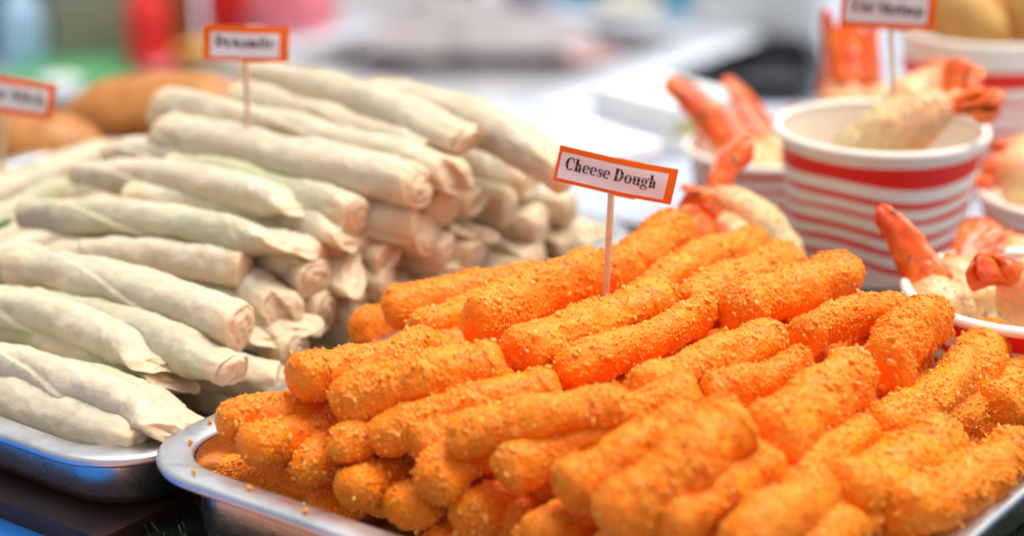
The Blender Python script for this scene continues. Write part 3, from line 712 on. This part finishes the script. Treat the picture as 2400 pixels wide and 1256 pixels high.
# ================================================================== signs on toothpicks
def poly_stroke(ps, ws):
    out = []; L_ = []
    for i, p in enumerate(ps):
        a = Vector(ps[max(i - 1, 0)]); b = Vector(ps[min(i + 1, len(ps) - 1)]); t_ = (b - a).normalized(); n_ = Vector((-t_.y, t_.x)); wv = ws[i] / 2
        L_.append((Vector(p) + n_ * wv, Vector(p) - n_ * wv))
    for (a, b), (c, d) in zip(L_, L_[1:]): out.append([a, b, d, c])
    return out
def arc(cx, cy, ro, ry, wx, wy, a0, a1, n=22):
    q = []; L_ = []
    for k in range(n + 1):
        a = R(a0 + (a1 - a0) * k / n); L_.append((Vector((cx + ro * math.cos(a), cy + ry * math.sin(a))), Vector((cx + (ro - wx) * math.cos(a), cy + (ry - wy) * math.sin(a)))))
    for (a, b), (c, d) in zip(L_, L_[1:]): q.append([a, b, d, c])
    return q
def rc(x0, y0, x1, y1): return [[Vector((x0, y0)), Vector((x1, y0)), Vector((x1, y1)), Vector((x0, y1))]]
def stem(x, y0, y1, w_=.24, s0=True, s1=True, flag=False):
    q = rc(x, y0, x + w_, y1)
    if s0: q += rc(x - .07, y0, x + w_ + .07, y0 + .05)
    if s1: q += rc(x - .07, y1 - .05, x + (w_ if flag else w_ + .07), y1)
    return q
XH = .66
def hump(x, w_): return arc(x + w_, XH - .27, .30, .28, .22, .05, 0, 150) + stem(x + w_ + .08, 0, XH - .27, .22, True, False)
def G(c):
    if c == ' ': return [], .34
    if c == 'C': return arc(.42, .5, .42, .51, .25, .06, 48, 312) + rc(.66, .62, .74, 1.0) + rc(.66, .0, .70, .3), .84
    if c == 'D': return stem(.08, 0, 1, .26) + arc(.36, .5, .50, .5, .27, .055, -90, 90), .96
    if c == 'E': return stem(.08, 0, 1, .26, True, True) + rc(.3, .95, .74, 1) + rc(.3, 0, .78, .05) + rc(.3, .48, .56, .53) + rc(.69, .72, .74, 1) + rc(.72, 0, .78, .3) + rc(.52, .36, .57, .66), .86
    if c == 'S': return poly_stroke([(.60, .80), (.52, .93), (.36, .97), (.20, .90), (.16, .77), (.25, .63), (.42, .52), (.57, .40), (.62, .25), (.53, .09), (.36, .03), (.18, .08), (.10, .22)], [.05, .06, .07, .12, .20, .27, .30, .28, .2, .12, .07, .06, .05]) + rc(.60, .70, .66, 1.0) + rc(.06, 0, .12, .32), .76
    if c == 'h': return stem(.08, 0, 1, .24, True, True, True) + hump(.10, .22), .76
    if c == 'n': return stem(.08, 0, XH, .24, True, True, True) + hump(.10, .22), .76
    if c == 'm': return stem(.08, 0, XH, .24, True, True, True) + hump(.10, .22) + hump(.44, .22), 1.10
    if c == 'r': return stem(.08, 0, XH, .24, True, True, True) + arc(.46, XH - .16, .16, .16, .16, .16, 0, 360) + rc(.3, XH - .12, .46, XH - .07), .62
    if c == 'e': return arc(.33, .33, .33, .345, .21, .05, 8, 320) + rc(.1, .33, .62, .38) + arc(.33, .36, .33, .315, .16, .05, 5, 90, 8), .68
    if c == 'o': return arc(.35, .33, .35, .345, .22, .05, 0, 360, 36), .74
    if c == 's': return poly_stroke([(.44, .52), (.36, .62), (.24, .63), (.14, .55), (.16, .44), (.29, .34), (.42, .24), (.44, .13), (.34, .04), (.22, .03), (.10, .14)], [.05, .05, .06, .13, .18, .22, .18, .13, .06, .05, .05]) + rc(.43, .44, .48, .66) + rc(.05, 0, .10, .22), .56
    if c == 'u': return rc(.08, .12, .32, XH) + rc(.0, XH - .05, .2, XH) + arc(.31, .2, .23, .21, .2, .05, 180, 300) + stem(.46, 0, XH, .24, False, False) + rc(.38, XH - .05, .5, XH) + rc(.6, 0, .78, .05), .80
    if c == 'g': return arc(.32, .42, .29, .25, .19, .05, 0, 360, 30) + arc(.34, -.10, .34, .17, .12, .05, 0, 360, 30) + poly_stroke([(.16, .2), (.10, .12), (.2, .06), (.5, .04)], [.05, .07, .1, .12]) + arc(.66, .62, .08, .08, .08, .08, 0, 360), .74
    if c == 'b': return rc(.08, 0, .32, 1) + rc(.0, .95, .2, 1) + arc(.40, .33, .32, .345, .22, .05, -140, 140), .76
    if c == 'i': return stem(.08, 0, XH, .24, True, True, True) + arc(.2, .86, .14, .14, .14, .14, 0, 360), .42
    if c == 'p': return rc(.08, -.28, .32, XH) + rc(.0, XH - .05, .2, XH) + rc(0, -.28, .40, -.23) + arc(.42, .33, .32, .345, .22, .05, -140, 140), .78
    if c == 'y': return poly_stroke([(.10, XH), (.36, .02)], [.26, .24]) + poly_stroke([(.66, XH), (.34, -.10), (.22, -.24), (.12, -.2)], [.05, .05, .06, .16]) + rc(0, XH - .05, .32, XH) + rc(.52, XH - .05, .8, XH), .78
    if c == 'a': return stem(.36, 0, .46, .22, False, False) + arc(.33, .44, .25, .22, .2, .05, 0, 150) + arc(.27, .19, .25, .2, .2, .05, 60, 300) + rc(.55, 0, .68, .05), .70
    if c == 't': return rc(.12, .08, .34, .86) + rc(.0, XH - .05, .46, XH) + arc(.33, .14, .21, .15, .18, .05, 180, 320), .48
    if c == 'c': return arc(.33, .33, .33, .345, .21, .05, 40, 318) + arc(.50, .48, .1, .1, .1, .1, 0, 360), .62
    if c == 'k': return stem(.08, 0, 1, .24, True, True, True) + poly_stroke([(.34, .28), (.62, XH)], [.05, .05]) + poly_stroke([(.40, .38), (.66, .02)], [.22, .24]) + rc(.48, XH - .05, .76, XH) + rc(.46, 0, .82, .05), .82
    return [], .3
def sign(label, text, base, ctr, CW, CH, roll, yaw, crease_x, tw, tx, ty, th, ml, mr, mt_, mb, face=0., stripe=False):
    """base: where the toothpick meets the food; ctr: middle of the card; tw: width of the writing."""
    rb = (base - CAM); base = CAM + rb * ((ctr.y + .0022) / rb.y)          # the toothpick stands upright behind its card
    e_ = empty('food_sign', base, label, 'sign', 'orange bordered food signs on toothpicks')
    view = (CAM - ctr); view.z *= .35; view.normalize(); view = Matrix.Rotation(face, 3, 'Z') @ view
    xr = Vector((0, 0, 1)).cross(view).normalized(); up = view.cross(xr).normalized()
    Rm = Matrix.Rotation(roll, 3, view); xr = Rm @ xr; up = Rm @ up
    def cm(x, y, off=0):                                 # the card is creased where the toothpick holds it
        dx = x - crease_x; k = abs(dx) - .0022 * (1 - math.exp(-abs(dx) / .0022))
        return ctr - base + xr * (crease_x + dx * math.cos(yaw)) + up * y - view * (k * math.sin(yaw)) + view * (off + .0003 * math.sin(x * 260) + .0002 * math.sin(y * 500 + x * 90))
    def slab(nm, x0, x1, y0, y1, o0, o1, m, nx=40, ny=8):
        v = [cm(x0 + (x1 - x0) * i / nx, y0 + (y1 - y0) * j / ny, o) for o in (o1, o0) for i in range(nx + 1) for j in range(ny + 1)]
        q = (nx + 1) * (ny + 1); f = []
        for i in range(nx):
            for j in range(ny):
                a = i * (ny + 1) + j; f += [(a, a + ny + 1, a + ny + 2, a + 1), (a + q, a + 1 + q, a + ny + 2 + q, a + ny + 1 + q)]
        edge = [i * (ny + 1) for i in range(nx + 1)] + [nx * (ny + 1) + j for j in range(1, ny + 1)] + [i * (ny + 1) + ny for i in range(nx - 1, -1, -1)] + [j for j in range(ny - 1, 0, -1)]
        for a, b in zip(edge, edge[1:] + edge[:1]): f.append((b, a, a + q, b + q))
        return link(nm, mesh(nm, v, f, False), m, e_)
    slab('card', -CW / 2, CW / 2, -CH / 2, CH / 2, -.0003, 0, M['card_orange'])
    slab('label_paper', -CW / 2 + ml, CW / 2 - mr, -CH / 2 + mb, CH / 2 - mt_, .00012, .0003, M['card_white'])
    slab('tape', crease_x + .0006, crease_x + CW * .24, -CH / 2 - .0005, CH / 2 + .0004, -.0006, -.00042, M['card_white'], 12)
    adv = sum(G(c)[1] for c in text); sx = tw / adv; v, f, x = [], [], 0
    for ch in text:
        qs, a_ = G(ch)
        for q in qs:
            # cut long pieces so that the writing follows the card
            k = len(v); v += [cm(tx + (x + p.x) * sx, ty + p.y * th, .00042) for p in q]
            f.append((k, k + 1, k + 2, k + 3))
        x += a_
    link('lettering', mesh('lettering', v, f, False), M['ink'], e_)
    if stripe:                                           # faint printer streaks through the writing
        v, f = [], []
        for yy, x0, x1 in ((.40, .02, .62), (.56, .55, .98), (.22, .60, .97)):
            k = len(v); n = 12
            for i in range(n):
                a0, a1 = x0 + (x1 - x0) * i / n, x0 + (x1 - x0) * (i + 1) / n; k = len(v)
                v += [cm(tx + tw * a0, ty + yy * th - .00006, .00052), cm(tx + tw * a1, ty + yy * th - .00006, .00052), cm(tx + tw * a1, ty + yy * th + .00006, .00052), cm(tx + tw * a0, ty + yy * th + .00006, .00052)]
                f.append((k, k + 1, k + 2, k + 3))
        link('printer_streak', mesh('printer_streak', v, f, False), M['card_white'], e_)
    top = cm(crease_x, CH * .3, -.0016); top.y = max(top.y, .0004); bot = (Vector() - top).normalized() * .012
    v, f = sweep([top, top.lerp(Vector(), .5), Vector(), bot], [.0011, .0011, .00105, .0004], 14)
    link('toothpick', mesh('toothpick', v, f), M['wood_pick'], e_)
    return e_
d_ = .607; px = d_ / FPX
sign('orange bordered card reading Cheese Dough, in sharp focus', 'Cheese Dough', A(1420, 690, d_), A(1443, 414, d_), 288 * px, 86 * px, R(-11.5), R(9), -12 * px,
     222 * px, -122 * px, -10 * px, 30 * px, 8 * px, 21 * px, 14 * px, 9 * px, 0., True)
d_ = .715; px = d_ / FPX
sign('blurred card reading Dynamite, stuck in the pale rolls', 'Dynamite', A(581, 322, d_), A(577, 104, d_), 200 * px, 84 * px, R(-3.5), R(5), -4 * px,
     138 * px, -72 * px, -8 * px, 26 * px, 17 * px, 22 * px, 17 * px, 11 * px)
d_ = .748; px = d_ / FPX
sign('card reading Ebi Shrimp, cut by the top edge above the cup', 'Ebi Shrimp', A(2096, 245, d_), A(2082, 24, d_), 222 * px, 92 * px, R(-1), R(4), 0,
     166 * px, -84 * px, -10 * px, 28 * px, 12 * px, 20 * px, 14 * px, 15 * px)
d_ = .775; px = d_ / FPX
sign('card ending in Stick, cut by the frame beside the brown buns', 'Cheese Stick', A(2, 430, d_), A(4, 222, d_), 246 * px, 86 * px, R(-13.5), R(5), 6 * px,
     196 * px, -95 * px, -10 * px, 28 * px, 18 * px, 17 * px, 16 * px, 14 * px)

# ================================================================== blurred stall things behind the food
def plastic(name, col, rough=.4, **k): return m_noise(name, col, tuple(x * .9 for x in col), 30, rough, .03, **k)
def bottle(label, base, r, h, m, capm, group=None, name='squeeze_bottle', cat='bottle'):
    e_ = empty(name, base, label, cat, group)
    v, f = lathe([(r * .6, 0), (r * .95, .001), (r, .005), (r, h * .55), (r * .96, h * .66), (r * .7, h * .76), (r * .38, h * .80), (r * .36, h * .82), (.0005, h * .82)], 40)
    link('bottle_body', mesh('bottle_body', v, f), m, e_)
    v, f = lathe([(r * .42, h * .80), (r * .44, h * .81), (r * .42, h * .88), (r * .2, h * .92), (r * .12, h), (.0004, h)], 30)
    link('cap', mesh('cap', v, f), capm, e_); return e_
def tub(label, base, r, h, m, lidm=None, group=None, name='plastic_tub', cat='tub'):
    e_ = empty(name, base, label, cat, group)
    v, f = lathe([(r * .2, 0), (r * .82, 0), (r * .86, .002), (r, h), (r * 1.04, h), (r * 1.04, h * .96), (r * 1.0, h * .95)] , 48)
    link('tub_wall', mesh('tub_wall', v, f), m, e_)
    v, f = lathe([(r * 1.05, h * .93), (r * 1.06, h * 1.01), (r * .9, h * 1.03), (.0005, h * 1.03)], 48)
    link('lid', mesh('lid', v, f), lidm or m, e_); return e_
red = plastic('red_plastic', (.86, .022, .016), .6); dred = plastic('brown_red_glass', (.36, .07, .012), .2); pink = plastic('pink_plastic', (.88, .22, .28), .6); must = plastic('mustard_plastic', (.66, .36, .05))
wht = plastic('white_plastic', (.80, .81, .82)); sky_ = plastic('pale_blue_plastic', (.42, .62, .82), .25); cyan = plastic('cyan_plastic', (.05, .42, .66)); grn = plastic('green_plastic', (.10, .36, .15))
dgrn = plastic('dark_green_plastic', (.02, .09, .05)); blk = plastic('black_plastic', (.030, .034, .044), .45); olive = m_noise('kraft_paper', (.30, .28, .20), (.40, .36, .28), 14, .8)
foam = m_noise('white_foam', (.86, .87, .88), (.89, .90, .91), 200, .7, .1); mauve = m_noise('grey_cloth', (.30, .26, .27), (.37, .33, .34), 20, .9, .3, .004); cream = plastic('cream_plastic', (.70, .64, .52))
org = plastic('orange_plastic', (.74, .18, .02))
# a lower counter behind the stall carries the far things
ZC = -.30
ct = empty('back_counter', (0, 2.6, -.78), 'low grey blue counter standing behind the food table', 'table')
o = sheet('counter_top', [(-2.2, 1.75), (2.2, 1.75), (2.2, 3.9), (-2.2, 3.9)], ZC - .0005, .03, m_noise('grey_blue_laminate', (.38, .44, .54), (.44, .50, .60), 5, .5)); o.parent = ct; o.location = -ct.location
for sx in (-2.1, 2.1):
    for y in (1.85, 3.8):
        o = box('leg', (sx, y - 2.6, .2235), (.06, .06, .447), M['wood_pick'], .003, ct)
def gp(x, y): p = at_z(x, y, ZC); return Vector((p.x, p.y, ZC))
def V(x, y, z): return Vector((x, y, z))
def tbox(name, label, cat, c, s_, m, rz=0, bev=.006):
    o = box(name, c + V(0, 0, s_[2] / 2), s_, m, bev, None, rz); return tag(o, label, cat)
bottle('blurred red squeeze bottle standing beside the brown red sauce bottle', gp(352, 188), .025, .135, red, red)
bottle('blurred brown red sauce bottle with its top cut off', gp(395, 140), .038, .25, dred, dred, name='sauce_bottle')
tub('blurred mustard yellow tub under the Dynamite card', gp(508, 205), .036, .050, must)
tub('blurred pink tub lying low beside the red bottle', gp(385, 198), .025, .026, pink)
def bag(label, x, y, rx, rz_, h, m, seed):
    c = gp(x, y) + V(0, rx * .8, 0); n, k_ = 40, 22; rs = []
    for i in range(k_ + 1):
        a = i / k_ * math.pi / 2 * .98; rr = math.cos(a) ** .6
        rs.append([V(rx * rr * math.cos(6.2832 * j / n), rx * .8 * rr * math.sin(6.2832 * j / n), h * math.sin(a)) * (1 + .10 * noise.noise(V(math.cos(6.2832 * j / n) * 2.2, math.sin(6.2832 * j / n) * 2.2, i * .25 + seed))) for j in range(n)])
    v, f = rings(rs); o = link('plastic_bag', mesh('plastic_bag', v, f), m); o.location = c; o.rotation_euler.z = rz_; return tag(o, label, 'plastic bag')
bag('blurred bright red plastic bag above the Dynamite card', 572, 118, .060, 0, .13, red, 1)
bag('blurred pink plastic bag beside the bright red one', 672, 150, .058, .4, .115, pink, 5)
bottle('blurred small maroon bottle behind the Dynamite toothpick', gp(606, 222), .014, .065, plastic('maroon_plastic', (.28, .04, .05)), plastic('maroon_cap', (.28, .04, .05)))
tub('blurred orange tub between the red bottle and the mustard tub', gp(445, 195), .019, .042, org)
bottle('blurred pale blue bottle standing before the dark green crate', gp(60, 178), .027, .125, sky_, wht, name='water_bottle')
tbox('plastic_crate', 'blurred dark green crate at the top corner', 'crate', gp(-10, 150) + V(0, .08, 0), (.20, .12, .16), dgrn)
tbox('paper_bag', 'blurred olive brown paper bag standing on the counter', 'bag', gp(225, 165) + V(0, .06, 0), (.135, .10, .20), olive, .2)
tbox('cutting_board', 'blurred green cutting board lying in front of the paper bag', 'board', gp(215, 215) + V(0, .06, 0), (.23, .16, .016), grn, .1)
tub('blurred little white pot beside the card reading Stick', gp(150, 296), .021, .052, wht, name='sauce_pot', cat='pot')
tbox('foam_box', 'blurred white foam box at the top edge beside the pink tub', 'box', gp(815, 120) + V(.01, .12, 0), (.15, .20, .12), foam, R(26))
# big service tray with a grey cloth in it
def pan(label, c, sx, sy, rz, h, m, m2, rw=.012, name='service_tray'):
    e_ = empty(name, c, label, 'tray'); e_.rotation_euler.z = rz
    def rg(i, z):
        out = []; x, y = sx / 2 - i, sy / 2 - i; r = max(.05 - i * .7, .012)
        for cx, cy, a0 in ((x - r, y - r, 0), (-x + r, y - r, 90), (-x + r, -y + r, 180), (x - r, -y + r, 270)):
            for k in range(9): a = R(a0 + 90 * k / 8); out.append(Vector((cx + r * math.cos(a), cy + r * math.sin(a), z)))
        return out
    v, f = rings([rg(rw, h - .003), rg(.001, h - .003), rg(0, h - .0015), rg(.001, h), rg(rw, h), rg(rw + .001, h - .001)], False, False); link('rim', mesh('rim', v, f), m, e_)
    v, f = rings([rg(rw + .001, h - .002), rg(rw + .012, .0004), rg(rw + .014, .002), rg(rw + .002, h - .0015)], False, False); link('basin', mesh('basin', v, f), m2, e_)
    v, f = rings([rg(rw + .0122, .0006), rg(rw + .0125, .0018)]); link('tray_floor', mesh('tray_floor', v, f), m2, e_); return e_
psteel = m_steel('bright_steel', .6, .2, (.62, .66, .72)); dsteel = m_steel('grey_steel', .5, .2, (.50, .49, .50))
nc = at_z(1200, 285, ZC + .035); nc.z = ZC
pan('blurred wide steel service tray with a pale rim behind the rolls', nc - D1 * .235 + D2 * .26, .50, .56, R(-36), .035, psteel, dsteel, .075)
cv, cf = [], []; nx = 40; cc = gp(1120, 150) + V(0, .10, .004)
for i in range(nx + 1):
    for j in range(nx + 1):
        x, y = (i / nx - .5) * .30, (j / nx - .5) * .26; cv.append(Vector((x, y, .012 + .05 * math.exp(-((x + .02) / .11) ** 2 - (y / .10) ** 2) + .012 * noise.noise(Vector((x * 28, y * 28, 0))))))
for i in range(nx):
    for j in range(nx): a = i * (nx + 1) + j; cf.append((a, a + nx + 1, a + nx + 2, a + 1))
o = link('grey_cloth', mesh('grey_cloth', cv, cf), mauve); o.location = cc; sol = o.modifiers.new('thick', 'SOLIDIFY'); sol.thickness = .003
tag(o, 'blurred crumpled grey brown cloth in the steel service tray', 'cloth')
tub('blurred dusty pink pot inside the steel service tray', gp(1390, 185) + V(0, 0, .003), .032, .028, plastic('dusty_pink', (.62, .36, .35)), name='sauce_pot', cat='pot')
bottle('blurred lavender grey bottle at the top edge above the cloth', gp(1240, 100) + V(0, .05, 0), .036, .17, plastic('lavender_plastic', (.44, .47, .60)), plastic('grey_cap', (.4, .4, .44)), name='water_bottle')
tub('blurred cream tub at the top edge beside the cyan crate', gp(1475, 105) + V(0, .05, 0), .046, .048, cream)
tbox('plastic_crate', 'blurred cyan crate along the top edge', 'crate', gp(1440, 40) + V(0, .08, 0), (.24, .10, .16), cyan)
tub('blurred grey tub at the top edge beside the foam box', gp(1010, 60) + V(0, .05, 0), .07, .10, plastic('warm_grey_plastic', (.24, .21, .22)))
# black tray and the white foam box behind it
g0, g1 = gp(1775, 250), gp(1775, 135)
pan('blurred black tray in front of the far white foam box', (g0 + g1) / 2, .165, (g1 - g0).length, R(-4), .03, blk, blk, .016)
tbox('foam_box', 'blurred white foam box behind the black tray', 'box', gp(1790, 140) + V(0, .11, 0), (.165, .18, .125), foam, R(-4))
# white boxes by the Cheese Dough card
o = box('white_carton', at_z(1380, 345, .006), (.046, .062, .0115), foam, .002, None, R(38)); tag(o, 'blurred flat white carton behind the Cheese Dough card', 'carton'); o.location.z = .006
e_ = empty('white_carton', V(at_z(1565, 322, 0).x, at_z(1565, 322, 0).y, .0003), 'blurred white carton with a yellow green stripe by the shrimp tails', 'carton'); e_.rotation_euler.z = R(40)
box('carton_body', (0, 0, .0125), (.050, .060, .025), foam, .002, e_)
box('stripe', (0, -.0302, .014), (.0502, .0006, .006), plastic('yellow_green_print', (.55, .50, .10)), .0001, e_)

for o in list(bpy.data.objects):
    if o.type == 'MESH' and o.parent is None and 'kind' not in o and 'category' not in o: print('UNTAGGED', o.name)
